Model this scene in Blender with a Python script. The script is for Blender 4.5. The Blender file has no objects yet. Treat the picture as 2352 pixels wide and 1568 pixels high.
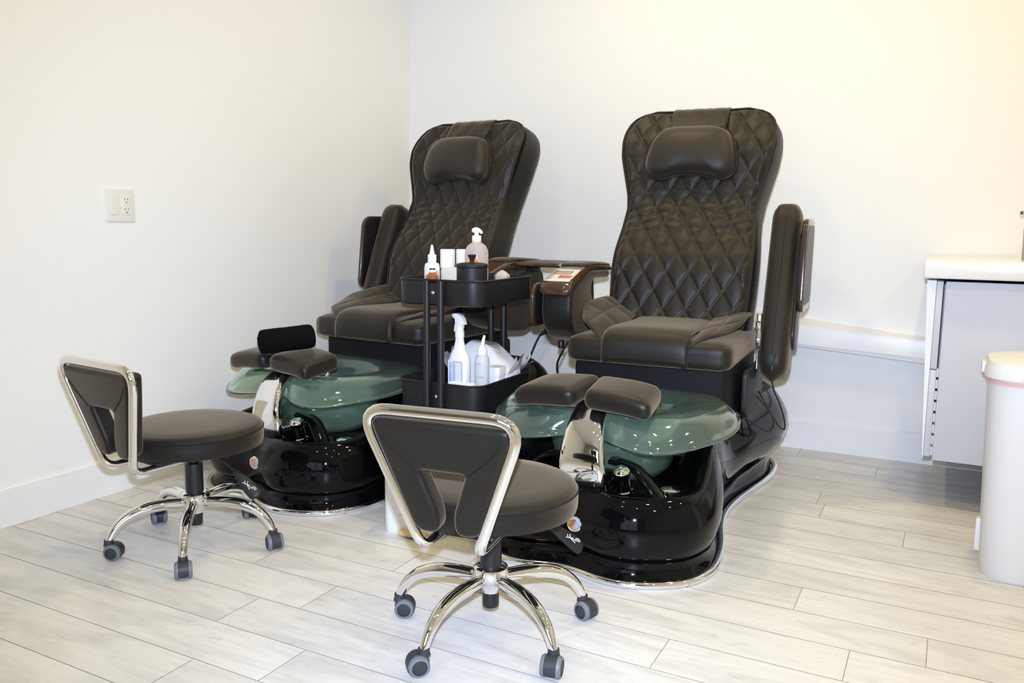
import bpy, bmesh, math, random
from mathutils import Vector, Matrix
random.seed(7)
PI = math.pi
scene = bpy.context.scene
COL = scene.collection

# ------------------------------------------------------------------ helpers
def link(o, parent=None):
    COL.objects.link(o)
    if parent is not None:
        o.parent = parent
    return o

def obj(name, bm, m, parent=None, smooth=38, sub=0, solid=0.0):
    me = bpy.data.meshes.new(name)
    bmesh.ops.remove_doubles(bm, verts=bm.verts, dist=1e-6)
    bmesh.ops.recalc_face_normals(bm, faces=bm.faces)
    bm.to_mesh(me); bm.free()
    for x in (m if isinstance(m, (list, tuple)) else [m]):
        me.materials.append(x)
    if smooth:
        me.shade_smooth()
        me.set_sharp_from_angle(angle=math.radians(smooth))
    o = bpy.data.objects.new(name, me)
    link(o, parent)
    if solid:
        md = o.modifiers.new('thick', 'SOLIDIFY'); md.thickness = solid; md.offset = 0
    if sub:
        md = o.modifiers.new('sub', 'SUBSURF'); md.levels = sub; md.render_levels = sub
    return o

def thing(name, label, cat, loc=(0, 0, 0), rotz=0.0, group=None):
    o = bpy.data.objects.new(name, None)
    o.empty_display_size = 0.05
    link(o)
    o.location = loc; o.rotation_euler = (0, 0, rotz)
    o['label'] = label; o['category'] = cat
    if group: o['group'] = group
    return o

def tag(o, label, cat, group=None):
    o['label'] = label; o['category'] = cat
    if group: o['group'] = group
    return o

def struct(name, bm, m, smooth=30):
    o = obj(name, bm, m, None, smooth)
    o['kind'] = 'structure'
    return o

def dup(o, parent=None):
    c = o.copy(); COL.objects.link(c)
    if parent is not None: c.parent = parent
    for ch in list(o.children): dup(ch, c)
    return c

def new(): return bmesh.new()

def setmat(faces, i):
    for f in faces: f.material_index = i

def box(bm, c, s, bev=0.0, seg=2, M=None, mi=0):
    b = bmesh.new()
    bmesh.ops.create_cube(b, size=1.0)
    for v in b.verts: v.co = Vector((v.co.x * s[0], v.co.y * s[1], v.co.z * s[2]))
    if bev: bmesh.ops.bevel(b, geom=list(b.edges), offset=bev, segments=seg, profile=0.5, affect='EDGES')
    merge(bm, b, (Matrix.Translation(c) @ M) if M is not None else Matrix.Translation(c), mi)

def merge(bm, b, M=None, mi=0):
    vm = {}
    for v in b.verts: vm[v] = bm.verts.new((M @ v.co) if M is not None else v.co)
    for f in b.faces:
        try:
            nf = bm.faces.new([vm[v] for v in f.verts]); nf.material_index = mi or f.material_index
        except ValueError: pass
    b.free()

from mathutils.geometry import tessellate_polygon
def tess_cap(bm, vs, mi, flip):
    for tri in tessellate_polygon([[v.co.copy() for v in vs]]):
        t = [vs[k] for k in tri]
        try: f = bm.faces.new(t[::-1] if flip else t); f.material_index = mi
        except ValueError: pass

def loft(bm, rings, closed=True, cap0=True, cap1=True, mi=0, tess=False):
    vr = [[bm.verts.new(p) for p in r] for r in rings]
    n = len(rings[0])
    for a, b in zip(vr, vr[1:]):
        for i in range(n if closed else n - 1):
            j = (i + 1) % n
            f = bm.faces.new((a[i], a[j], b[j], b[i])); f.material_index = mi
    if tess:
        tess_cap(bm, vr[0], mi, True); tess_cap(bm, vr[-1], mi, False); return vr
    if closed and cap0:
        f = bm.faces.new(vr[0][::-1]); f.material_index = mi
    if closed and cap1:
        f = bm.faces.new(vr[-1]); f.material_index = mi
    return vr

def lathe(bm, prof, n=32, M=None, mi=0, cap=True):
    M = M or Matrix.Identity(4)
    rings = [[M @ Vector((max(r, 1e-5) * math.cos(2 * PI * i / n), max(r, 1e-5) * math.sin(2 * PI * i / n), z)) for i in range(n)] for r, z in prof]
    return loft(bm, rings, True, cap, cap, mi)

def T(x, y, z): return Matrix.Translation((x, y, z))
def RX(a): return Matrix.Rotation(a, 4, 'X')
def RY(a): return Matrix.Rotation(a, 4, 'Y')
def RZ(a): return Matrix.Rotation(a, 4, 'Z')

def fillet(pts, r, n=6, closed=False):
    pts = [Vector(p) for p in pts]; out = []; N = len(pts)
    for i, p in enumerate(pts):
        if not closed and i in (0, N - 1): out.append(p); continue
        a, b = pts[i - 1], pts[(i + 1) % N]
        rr = r[i] if isinstance(r, (list, tuple)) else r
        da, db = (a - p), (b - p)
        rr = min(rr, da.length * .49, db.length * .49)
        if rr < 1e-5: out.append(p); continue
        A = p + da.normalized() * rr; B = p + db.normalized() * rr
        for k in range(n + 1):
            t = k / n
            out.append(A * (1 - t) ** 2 + p * 2 * t * (1 - t) + B * t * t)
    return out

def spline(pts, m=8, closed=False):
    P = [Vector(p) for p in pts]; N = len(P); out = []
    for i in range(N if closed else N - 1):
        if closed: p0, p1, p2, p3 = P[(i - 1) % N], P[i], P[(i + 1) % N], P[(i + 2) % N]
        else: p0, p1, p2, p3 = P[max(i - 1, 0)], P[i], P[i + 1], P[min(i + 2, N - 1)]
        for k in range(m):
            t = k / m
            out.append(0.5 * ((2 * p1) + (p2 - p0) * t + (2 * p0 - 5 * p1 + 4 * p2 - p3) * t * t + (3 * p1 - p0 - 3 * p2 + p3) * t ** 3))
    if not closed: out.append(P[-1])
    return out

def resample(pts, n, closed=False):
    P = [Vector(p) for p in pts]
    if closed: P = P + [P[0]]
    L = [0]
    for a, b in zip(P, P[1:]): L.append(L[-1] + (b - a).length)
    out = []; j = 0
    for i in range(n):
        d = L[-1] * i / (n if closed else n - 1)
        while j < len(P) - 2 and L[j + 1] < d: j += 1
        seg = L[j + 1] - L[j]
        out.append(P[j].lerp(P[j + 1], (d - L[j]) / seg if seg > 1e-9 else 0))
    return out

def tube(bm, pts, r, n=12, closed=False, flat=1.0, up=None, mi=0, caps=True):
    P = [Vector(p) for p in pts]; N = len(P)
    rs = r if isinstance(r, (list, tuple)) else [r] * N
    tang = []
    for i in range(N):
        a = P[(i - 1) % N] if (closed or i) else P[i]
        b = P[(i + 1) % N] if (closed or i < N - 1) else P[i]
        tang.append((b - a).normalized())
    up = Vector(up) if up is not None else (Vector((0, 0, 1)) if abs(tang[0].z) < .9 else Vector((1, 0, 0)))
    nrm = (up - tang[0] * up.dot(tang[0])).normalized()
    rings = []
    for i in range(N):
        nrm = (nrm - tang[i] * nrm.dot(tang[i])).normalized()
        bi = tang[i].cross(nrm)
        rings.append([P[i] + (nrm * math.cos(2 * PI * k / n) * flat + bi * math.sin(2 * PI * k / n)) * rs[i] for k in range(n)])
    if closed: rings.append(rings[0]); caps = False
    loft(bm, rings, True, caps, caps, mi)

def rrect(w, h, r, n=6):
    out = []
    for cx, cy, a0 in ((w / 2 - r, h / 2 - r, 0), (-w / 2 + r, h / 2 - r, PI / 2), (-w / 2 + r, -h / 2 + r, PI), (w / 2 - r, -h / 2 + r, 1.5 * PI)):
        for k in range(n + 1):
            a = a0 + PI / 2 * k / n
            out.append((cx + r * math.cos(a), cy + r * math.sin(a)))
    return out

def prism(bm, outline, z0, z1, bev=0.0, seg=3, M=None, mi=0, tess=False):
    """outline (x,y) extruded z0..z1, edges rounded by inset rings"""
    M = M or Matrix.Identity(4)
    P = [Vector((p[0], p[1])) for p in outline]; N = len(P)
    area = sum(P[i].x * P[(i + 1) % N].y - P[(i + 1) % N].x * P[i].y for i in range(N))
    if area < 0: P.reverse()
    nr = []
    for i in range(N):
        t1 = (P[i] - P[i - 1]).normalized(); t2 = (P[(i + 1) % N] - P[i]).normalized()
        t = (t1 + t2)
        t = t.normalized() if t.length > 1e-6 else t1
        nr.append(Vector((t.y, -t.x)))
    def ring(ins, z): return [M @ Vector((P[i].x - nr[i].x * ins, P[i].y - nr[i].y * ins, z)) for i in range(N)]
    rings = []
    if bev:
        for k in range(seg + 1):
            a = PI / 2 * k / seg
            rings.append(ring(bev * (1 - math.sin(a)), z0 + bev * (1 - math.cos(a))))
        for k in range(seg + 1):
            a = PI / 2 * k / seg
            rings.append(ring(bev * (1 - math.cos(a)), z1 - bev * (1 - math.sin(a))))
    else: rings = [ring(0, z0), ring(0, z1)]
    loft(bm, rings, True, True, True, mi, tess=tess)

def puff(bm, c, s, r, crown=0.0, N=10, M=None, shape=None, mi=0):
    """rounded cushion box"""
    h = Vector(s) / 2
    b = bmesh.new()
    bmesh.ops.create_cube(b, size=2.0)
    bmesh.ops.subdivide_edges(b, edges=list(b.edges), cuts=N, use_grid_fill=True)
    for v in b.verts:
        p = Vector((v.co.x * h.x, v.co.y * h.y, v.co.z * h.z))
        # denser towards the border
        q = Vector([max(-(h[i] - r), min(h[i] - r, p[i] * 1.0)) for i in range(3)])
        d = p - q
        if d.length > 1e-9:
            m = max(abs(d.x), abs(d.y), abs(d.z))
            d = d.normalized() * r * min(1.0, m / r)
        p = q + d
        if crown:
            k = (1 - (p.x / h.x) ** 2) * (1 - (p.y / h.y) ** 2)
            p.z += crown * max(0, k) * (1 if p.z > 0 else -.3)
        if shape: p = shape(p)
        v.co = p
    merge(bm, b, T(*c) @ M if M is not None else T(*c), mi)

R_ = math.radians
# ------------------------------------------------------------------ materials
def srgb(*c):
    return tuple((x / 12.92 if x <= .04045 else ((x + .055) / 1.055) ** 2.4) for x in [v / 255 for v in c])

def mat(name, col, rough=.5, metal=0.0, spec=.5, coat=0.0, bump=0.0, bscale=200, trans=0.0, ior=1.45, emit=None, es=0.0, var=0.0, sheen=0.0):
    m = bpy.data.materials.new(name); m.use_nodes = True
    nt = m.node_tree; b = nt.nodes['Principled BSDF']
    b.inputs['Base Color'].default_value = (*col, 1)
    b.inputs['Roughness'].default_value = rough
    b.inputs['Metallic'].default_value = metal
    b.inputs['Specular IOR Level'].default_value = spec
    b.inputs['Coat Weight'].default_value = coat
    b.inputs['Coat Roughness'].default_value = .03
    b.inputs['Transmission Weight'].default_value = trans
    b.inputs['IOR'].default_value = ior
    if sheen:
        b.inputs['Sheen Weight'].default_value = sheen; b.inputs['Sheen Roughness'].default_value = .45; b.inputs["Sheen Tint"].default_value = (1, .78, .54, 1)
    if emit:
        b.inputs['Emission Color'].default_value = (*emit, 1); b.inputs['Emission Strength'].default_value = es
    if bump or var:
        tc = nt.nodes.new('ShaderNodeTexCoord')
        nz = nt.nodes.new('ShaderNodeTexNoise'); nz.inputs['Scale'].default_value = bscale; nz.inputs['Detail'].default_value = 4
        nt.links.new(tc.outputs['Object'], nz.inputs['Vector'])
        if bump:
            bp = nt.nodes.new('ShaderNodeBump'); bp.inputs['Strength'].default_value = bump; bp.inputs['Distance'].default_value = .002
            nt.links.new(nz.outputs['Fac'], bp.inputs['Height']); nt.links.new(bp.outputs['Normal'], b.inputs['Normal'])
        if var:
            mr = nt.nodes.new('ShaderNodeMapRange')
            mr.inputs['To Min'].default_value = 1 - var; mr.inputs['To Max'].default_value = 1 + var
            nt.links.new(nz.outputs['Fac'], mr.inputs['Value'])
            mx = nt.nodes.new('ShaderNodeVectorMath'); mx.operation = 'SCALE'
            mx.inputs[0].default_value = col
            nt.links.new(mr.outputs['Result'], mx.inputs['Scale']); nt.links.new(mx.outputs['Vector'], b.inputs['Base Color'])
    return m

WALL = mat('wall_paint', (.87, .865, .85), .55, spec=.3, bump=.06, bscale=260)
CEIL = mat('ceiling_paint', (.86, .85, .82), .7, spec=.2)
TRIMW = mat('white_trim_paint', (.86, .86, .86), .35, spec=.45)
LEATHER = mat('black_leather', (.0105, .0088, .0068), .46, spec=.38, sheen=.28, bump=.25, bscale=420)
LEATHER2 = mat('black_smooth_leather', (.0045, .0038, .003), .50, spec=.36, sheen=.27, bump=.15, bscale=500)
PILLOW = mat('black_pillow_vinyl', (.012, .010, .0078), .52, spec=.5, bump=.12, bscale=500, sheen=.35)
SHELLMAT = mat('black_shell_vinyl', (.011, .0098, .0085), .46, spec=.45, bump=.12, bscale=500)
PADLEATHER = mat('black_polyurethane', (.006, .005, .004), .42, spec=.4, sheen=.28)
FABRIC = mat('black_underseat_fabric', (.006, .006, .007), .7, spec=.25)
GLOSS = mat('black_gloss_acrylic', (.0022, .0022, .0028), .05, spec=.24)
CHROME = mat('chrome', (.86, .86, .87), .035, metal=1)
STEEL = mat('zinc_bolt', (.72, .72, .7), .25, metal=1)
BLACKMETAL = mat('black_powder_coat', (.009, .0095, .011), .42, spec=.5, bump=.05, bscale=700)
BLACKPL = mat('black_plastic', (.010, .010, .011), .38, spec=.5)
MATBLACK = mat('matte_black_plastic', (.013, .013, .014), .5, spec=.4)
GREYTYRE = mat('grey_caster_rubber', (.15, .165, .185), .45)
CASTER = mat('dark_caster_nylon', (.028, .03, .034), .5, var=.3, bscale=60)
WOOD = mat('brown_wood_lacquer', (.055, .026, .014), .18, spec=.5, coat=.5, var=.35, bscale=25)
WHITEPL = mat('white_plastic', (.84, .84, .83), .32, spec=.45)
BINWHITE = mat('white_bin_plastic', (.80, .80, .82), .38, spec=.45)
IVORY = mat('ivory_plate', (.80, .78, .73), .3, spec=.45)
SLOT = mat('outlet_slot', (.12, .09, .08), .6)
PINK = mat('pink_bag_rim', (.85, .50, .52), .45)
GREYLAM = mat('light_grey_laminate', (.60, .61, .65), .42, spec=.4)
QUARTZ = mat('white_countertop', (.84, .83, .81), .18, spec=.5)
DARKGAP = mat('dark_carcass', (.03, .018, .02), .7)
TOWEL = mat('black_terry', (.004, .004, .0045), .95, spec=.1, bump=1.0, bscale=900)
AMBER = mat('amber_glass', (.30, .085, .02), .08, spec=.6, coat=.4)
BEIGE = mat('cream_carton', (.72, .68, .60), .55)
ORANGE = mat('orange_label', (.85, .26, .02), .5)
BLUE = mat('blue_print', (.035, .10, .42), .5)
GREYINK = mat('grey_print', (.38, .39, .42), .5)
WHITEINK = mat('white_print', (.75, .75, .75), .5)
LABEL = mat('white_label', (.74, .78, .88), .45)
PAPER = mat('white_cotton', (.80, .82, .88), .75, bump=.5, bscale=60)
YELLOWED = mat('yellowed_pedal', (.66, .50, .24), .4)
REDP = mat('red_display', (.75, .12, .08), .3)
PANEL = mat('cream_button_panel', (.70, .66, .58), .25, coat=.4)
PANELGREY = mat('grey_buttons', (.33, .31, .28), .4)
BTNOR = mat('orange_button', (.75, .26, .05), .25)
BTNBL = mat('blue_button', (.28, .33, .50), .25)
GLITTER = mat('taupe_textured_ceramic', (.46, .41, .36), .45, bump=1.0, bscale=250, var=.45)
CLEAR = mat('clear_plastic', (.93, .94, .94), .06, trans=1.0, ior=1.25)
FILM = mat('clear_film', (.9, .92, .95), .25, trans=.72, ior=1.05)
PINKLIQ = mat('peach_liquid', (.95, .40, .28), .2, trans=.1, ior=1.33)
CRYSTAL = mat('cut_glass', (.90, .80, .78), .06, trans=.45, ior=1.5)

def glass_mat():
    m = bpy.data.materials.new('green_bowl_glass'); m.use_nodes = True
    nt = m.node_tree; b = nt.nodes['Principled BSDF']
    b.inputs['Base Color'].default_value = (.63, .86, .755, 1)
    b.inputs['Transmission Weight'].default_value = .94
    b.inputs['Roughness'].default_value = .07
    b.inputs['IOR'].default_value = 1.42
    b.inputs['Coat Weight'].default_value = .5; b.inputs['Coat Roughness'].default_value = .03
    tc = nt.nodes.new('ShaderNodeTexCoord')
    nz = nt.nodes.new('ShaderNodeTexNoise'); nz.inputs['Scale'].default_value = 9; nz.inputs['Detail'].default_value = 2
    bp = nt.nodes.new('ShaderNodeBump'); bp.inputs['Strength'].default_value = .35; bp.inputs['Distance'].default_value = .012
    nt.links.new(tc.outputs['Object'], nz.inputs['Vector'])
    nt.links.new(nz.outputs['Fac'], bp.inputs['Height']); nt.links.new(bp.outputs['Normal'], b.inputs['Normal'])
    return m
GLASS = glass_mat()

def floor_mat():
    m = bpy.data.materials.new('whitewashed_plank'); m.use_nodes = True
    nt = m.node_tree; L = nt.links; b = nt.nodes['Principled BSDF']
    b.inputs['Roughness'].default_value = .36; b.inputs['Specular IOR Level'].default_value = .4
    tc = nt.nodes.new('ShaderNodeTexCoord')
    at = nt.nodes.new('ShaderNodeAttribute'); at.attribute_name = 'plank'
    off = nt.nodes.new('ShaderNodeVectorMath'); off.operation = 'MULTIPLY_ADD'
    off.inputs[1].default_value = (37, 19, 5)
    L.new(at.outputs['Color'], off.inputs[0]); L.new(tc.outputs['Object'], off.inputs[2])
    def noise(sx, sy, sc, det, dist=0):
        mp = nt.nodes.new('ShaderNodeMapping'); mp.inputs['Scale'].default_value = (sx, sy, 1)
        nz = nt.nodes.new('ShaderNodeTexNoise'); nz.inputs['Scale'].default_value = sc; nz.inputs['Detail'].default_value = det
        nz.inputs['Distortion'].default_value = dist
        L.new(off.outputs[0], mp.inputs['Vector']); L.new(mp.outputs[0], nz.inputs['Vector'])
        return nz
    n1 = noise(1.2, 26, 4, 6, .8)     # fine streaks along the plank
    n2 = noise(1.0, 4.0, 2.4, 3, 1.5)   # cloudy grey patches
    n3 = noise(5, 12, 3, 2, .4)
    def ramp(src, stops):
        r = nt.nodes.new('ShaderNodeValToRGB'); e = r.color_ramp.elements
        e[0].position, e[0].color = stops[0][0], (*stops[0][1], 1)
        e[1].position, e[1].color = stops[-1][0], (*stops[-1][1], 1)
        for p, cc in stops[1:-1]:
            k = e.new(p); k.color = (*cc, 1)
        L.new(src, r.inputs['Fac']); return r
    base = ramp(n1.outputs['Fac'], [(.26, (.685, .668, .645)), (.46, (.735, .722, .70)), (.7, (.775, .762, .74))])
    patch = ramp(n2.outputs['Fac'], [(.34, (.80, .79, .79)), (.56, (1, 1, 1))])
    knot = ramp(n3.outputs['Fac'], [(.27, (.80, .79, .79)), (.36, (1, 1, 1))])
    mu = nt.nodes.new('ShaderNodeMix'); mu.data_type = 'RGBA'; mu.blend_type = 'MULTIPLY'; mu.inputs[0].default_value = .7
    L.new(base.outputs[0], mu.inputs[6]); L.new(patch.outputs[0], mu.inputs[7])
    mk = nt.nodes.new('ShaderNodeMix'); mk.data_type = 'RGBA'; mk.blend_type = 'MULTIPLY'; mk.inputs[0].default_value = .6
    L.new(mu.outputs[2], mk.inputs[6]); L.new(knot.outputs[0], mk.inputs[7])
    sep = nt.nodes.new('ShaderNodeSeparateColor'); L.new(at.outputs['Color'], sep.inputs[0])
    mr = nt.nodes.new('ShaderNodeMapRange'); mr.inputs['To Min'].default_value = .95; mr.inputs['To Max'].default_value = 1.03
    L.new(sep.outputs[2], mr.inputs['Value'])
    sc = nt.nodes.new('ShaderNodeVectorMath'); sc.operation = 'SCALE'
    L.new(mk.outputs[2], sc.inputs[0]); L.new(mr.outputs[0], sc.inputs['Scale'])
    L.new(sc.outputs[0], b.inputs['Base Color'])
    bp = nt.nodes.new('ShaderNodeBump'); bp.inputs['Strength'].default_value = .12; bp.inputs['Distance'].default_value = .002
    L.new(n1.outputs['Fac'], bp.inputs['Height']); L.new(bp.outputs[0], b.inputs['Normal'])
    return m
FLOOR = floor_mat()
SEAM = mat('plank_seam', (.40, .37, .34), .7)

# ------------------------------------------------------------------ the room
XL, XR, YF, YB, ZC = -2.688, 2.3, -2.7, 3.901, 2.72
def slab(name, lo, hi, m):
    b = new(); box(b, [(a + c) / 2 for a, c in zip(lo, hi)], [c - a for a, c in zip(lo, hi)])
    return struct(name, b, m)

def make_floor():
    bm = new(); lay = bm.loops.layers.color.new('plank')
    box(bm, ((XL + XR) / 2, (YF + YB) / 2, -.03), (XR - XL, YB - YF, .056), mi=1)
    W, Lp, g = .155, 1.22, .0009
    joint = {1: -.30, 0: .018, -1: -.145, 5: -.068, 6: -.34, -3: -1.44, -2: -1.76, 2: -.9, 3: .25, 4: -.62}
    rnd = random.Random(11)
    k0 = int(math.floor((YF - 2.035) / W)); k1 = int(math.ceil((YB - 2.035) / W))
    for k in range(k0, k1 + 1):
        y0, y1 = 2.035 + k * W, 2.035 + (k + 1) * W
        y0, y1 = max(y0, YF), min(y1, YB)
        if y1 - y0 < .01: continue
        j = joint.get(k, rnd.uniform(-2, 2))
        x = j - math.ceil((j - XL) / Lp) * Lp
        while x < XR:
            a, b = max(x, XL), min(x + Lp, XR)
            if b - a > .01:
                vs = [bm.verts.new(p) for p in ((a + g, y0 + g, 0), (b - g, y0 + g, 0), (b - g, y1 - g, 0), (a + g, y1 - g, 0))]
                f = bm.faces.new(vs)
                cc = (rnd.random(), rnd.random(), rnd.random(), 1)
                for lp in f.loops: lp[lay] = cc
            x += Lp
    me = bpy.data.meshes.new('floor')
    bm.to_mesh(me); bm.free()
    me.materials.append(FLOOR); me.materials.append(SEAM)
    o = bpy.data.objects.new('floor', me); link(o); o['kind'] = 'structure'
make_floor()
slab('ceiling', (XL, YF, ZC), (XR, YB, ZC + .1), CEIL)
slab('wall_left', (XL - .1, YF, 0), (XL, YB + .1, ZC), WALL)
slab('wall_back', (XL, YB, 0), (XR + .1, YB + .1, ZC), WALL)
slab('wall_right', (XR, YF, 0), (XR + .1, YB, ZC), WALL)
# front wall (behind the camera) with its shop window
bm = new()
wx0, wx1, wz0, wz1 = -1.2, 1.4, .35, 2.25
for lo, hi in (((XL - .1, YF - .1, 0), (wx0, YF, ZC)), ((wx1, YF - .1, 0), (XR + .1, YF, ZC)), ((wx0, YF - .1, 0), (wx1, YF, wz0)), ((wx0, YF - .1, wz1), (wx1, YF, ZC))):
    box(bm, [(a + c) / 2 for a, c in zip(lo, hi)], [c - a for a, c in zip(lo, hi)])
struct('wall_front', bm, mat('front_wall_dimmed', (.30, .28, .26), .6))  # dark colour stands in for a dimmer room behind the camera
bm = new()
for x in (wx0 + .03, (wx0 + wx1) / 2, wx1 - .03): box(bm, (x, YF - .03, (wz0 + wz1) / 2), (.06, .06, wz1 - wz0))
for z in (wz0 + .03, wz1 - .03): box(bm, ((wx0 + wx1) / 2, YF - .03, z), (wx1 - wx0, .06, .06))
WINGLOW = mat('daylight_pane', (.8, .8, .8), .3, emit=(.78, .88, 1.0), es=.8)
box(bm, ((wx0 + wx1) / 2, YF - .07, (wz0 + wz1) / 2), (wx1 - wx0, .012, wz1 - wz0), mi=1)
o = struct('window_1', bm, [BLACKPL, WINGLOW])

def baseboard(name, lo, hi, axis):
    b = new(); h = .131
    # profile with a small eased top edge
    pr = [(0, 0), (.014, 0), (.014, h - .006), (.009, h), (0, h)]
    if axis == 'y': rings = [[Vector((lo[0] + d, y, z)) for d, z in pr] for y in (lo[1], hi[1])]
    else: rings = [[Vector((x, lo[1] - d, z)) for d, z in pr] for x in (lo[0], hi[0])]
    loft(b, rings); return struct(name, b, TRIMW, 20)
baseboard('baseboard_left', (XL, YF), (XL, YB - .014), 'y')
baseboard('baseboard_back', (XL, YB), (XR, YB), 'x')

# sloping white boxing along the back wall
bm = new()
def ledge_ring(x):
    top = .598 - .105 * (x + .587); ft = .564 - .066 * (x + .576); fb = .500 - .045 * (x + .472) - .018
    lo = .441 - .0668 * (x + .061)
    y = 3.82
    return [Vector((x, YB, top)), Vector((x, y + .012, ft + .012)), Vector((x, y + .003, ft + .008)), Vector((x, y, ft)), Vector((x, y, max(fb, lo + .001))), Vector((x, y + .006, min(fb, fb) - .002 if fb > lo else lo)), Vector((x, y + .008, lo)), Vector((x, YB, lo))]
loft(bm, [ledge_ring(x) for x in (XL + .002, -1.8, -1.2, -.6, -.035)])
struct('trim_1', bm, TRIMW, 25)

# ------------------------------------------------------------------ wall plates
def wall_plate():
    t = thing('switch_plate', 'white two-gang plate with rocker switch and power outlet on the left wall', 'wall plate', (XL, 2.056, 1.051), -PI / 2)
    # local: x along wall (towards -y world), local -y... plate faces +x world: local y = +x world after rot -90
    b = new(); prism(b, rrect(.118, .119, .006), 0, .006, .003, M=RX(-PI / 2) @ RZ(0)); obj('plate', b, IVORY, t)
    b = new(); prism(b, rrect(.034, .068, .003), .004, .0085, .0015, M=T(.026, 0, 0) @ RX(-PI / 2)); obj('rocker', b, IVORY, t)
    b = new(); prism(b, rrect(.034, .068, .003), .004, .008, .0015, M=T(-.022, 0, 0) @ RX(-PI / 2)); oo = obj('outlet', b, IVORY, t)
    b = new()
    for z in (.019, -.017):
        for dx in (-.0065, .0065): box(b, (-.022 + dx, .0078, z + .004), (.0018, .002, .0075))
        box(b, (-.022, .0078, z - .0075), (.0042, .002, .0045))
    obj('slots', b, SLOT, oo)
wall_plate()

# ------------------------------------------------------------------ pedicure spa chair
BASE_HALF = [(0, -1.055), (.06, -1.065), (.12, -1.083), (.19, -1.082), (.27, -1.045), (.335, -.985), (.366, -.89), (.362, -.79), (.342, -.68), (.30, -.52), (.278, -.38), (.28, -.22), (.30, -.06), (.32, .08), (.325, .2), (.30, .34), (.2, .44), (0, .46)]
def base_outline(n=144):
    pts = [Vector((u, v, 0)) for u, v in BASE_HALF] + [Vector((-u, v, 0)) for u, v in BASE_HALF[-2:0:-1]]
    return resample(spline(pts, 8, True), n, True)
def smooth01(t): t = max(0, min(1, t)); return t * t * (3 - 2 * t)
def rimH(v): return .243 + .085 * smooth01((v + .92) / .42) + .03 * smooth01((v + .45) / .3)

DB = math.radians(-3.6)
def make_base(root):
    O = base_outline(); N = len(O)
    nr = []
    for i in range(N):
        t = (O[(i + 1) % N] - O[i - 1]).normalized(); nr.append(Vector((t.y, -t.x, 0)))
    rings = []
    def ring(off, fz): return [Vector((O[i].x + nr[i].x * off(O[i].y), O[i].y + nr[i].y * off(O[i].y), fz(O[i].y))) for i in range(N)]
    prof = [(0, 0.012), (.05, .004), (.12, -.006), (.21, -.012), (.26, -.006), (.34, .006), (.45, .014), (.58, .016), (.7, .012), (.82, .002), (.9, -.008), (.96, -.018), (1.0, -.032)]
    rear = [0, -.004, -.008, -.004, .004, .025, .05, .06, .052, .03, .01, -.012, -.035]
    for (t, d), r in zip(prof, rear):
        def off(v, d=d, r=r):
            k = smooth01((v + .62) / .45); return d * (1 - k) + r * k
        rings.append(ring(off, lambda v, t=t: .006 + (rimH(v) - .006) * t))
    cen = Vector((0, -.40, 0))
    for ins, dz in ((.045, .0), (.058, -.008), (.075, -.045), (.10, -.075)):
        def off(v, ins=ins): return -ins
        rings.append(ring(off, lambda v, dz=dz: rimH(v) + dz))
    last = rings[-1]
    for s, z in ((.8, .196), (.5, .194), (.15, .194)):
        rings.append([Vector((p.x * s, cen.y + (p.y - cen.y) * s, z)) for p in last])
    b = new(); loft(b, rings)
    # plinth that carries the chrome post, with a shoulder each side
    puff(b, (0, -.945, .222), (.19, .19, .085), .018, N=6)
    base = obj('tub_base', b, GLOSS, root, 50); base.rotation_euler.z = DB
    b = new(); tube(b, [O[i] + nr[i] * .016 + Vector((0, 0, .011)) for i in range(0, N)], .0115, 10, True)
    obj('kick_trim', b, CHROME, base)
    # slanting black tub ribs beside the post
    for s in (1, -1):
        b = new()
        tube(b, spline([(s * .07, -.90, .30), (s * .15, -.905, .285), (s * .225, -.93, .225), (s * .245, -.945, .205)], 6), [.03] * 19, 12, flat=.35, up=(0, 0, 1))
        obj('tub_rib', b, GLOSS, base)
    return base

def make_bowl(root):
    N = 128; cu, cv = .0, -.705
    prof = [('w', .008, .214), ('w', .06, .212), ('w', .115, .214), ('w', .145, .224), ('w', .165, .25), ('w', .178, .30), ('w', .186, .36), ('w', .194, .405),
            ('b', .05, .432), ('b', .14, .443), ('b', .28, .447), ('b', .44, .446), ('b', .58, .441), ('b', .7, .431), ('b', .8, .416), ('b', .88, .398), ('b', .94, .38), ('b', 1.0, None)]
    def rad(th):
        c, s = math.cos(th), math.sin(th)
        a = .385; bb = .325 if s < 0 else .35
        n = 2.7
        r = 1 / ((abs(c) / a) ** n + (abs(s) / bb) ** n) ** (1 / n)
        d = (th + PI / 2 + PI) % (2 * PI) - PI
        r *= 1 - .30 * math.exp(-(d / .42) ** 2)
        d2 = (th - PI / 2 + PI) % (2 * PI) - PI
        return r * (1 + .03 * math.cos(6 * th))
    def edge(th):
        c, s = math.cos(th), math.sin(th)
        z = .378 + .012 * c * c + .03 * max(0, s)
        for a in (-.9, -PI + .9): 
            d = (th - a + PI) % (2 * PI) - PI
            z -= .024 * math.exp(-(d / .35) ** 2)
        return z + .005 * math.sin(5 * th)
    rings = []
    for kind, t, z in prof:
        r_ = []
        for i in range(N):
            th = 2 * PI * i / N
            c, s = math.cos(th), math.sin(th)
            if kind == 'w': r_.append(Vector((cu + c * t * 1.12, cv + s * t * 1.0, z)))
            else:
                r0 = .198; R = rad(th)
                x0, y0 = c * r0 * 1.12, s * r0
                x1, y1 = c * R, s * R
                e = edge(th); zz = e if z is None else (z if t < .5 else z + (e - .378) * (t - .5) * 2)
                wob = .004 * math.sin(4 * th + 1) * t
                r_.append(Vector((cu + x0 + (x1 - x0) * t, cv + y0 + (y1 - y0) * t, zz + wob)))
        rings.append(r_)
    b = new(); loft(b, rings, True, True, False)
    o = obj('glass_bowl', b, GLASS, root, 80, solid=.009); o.rotation_euler.z = DB; return o

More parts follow.
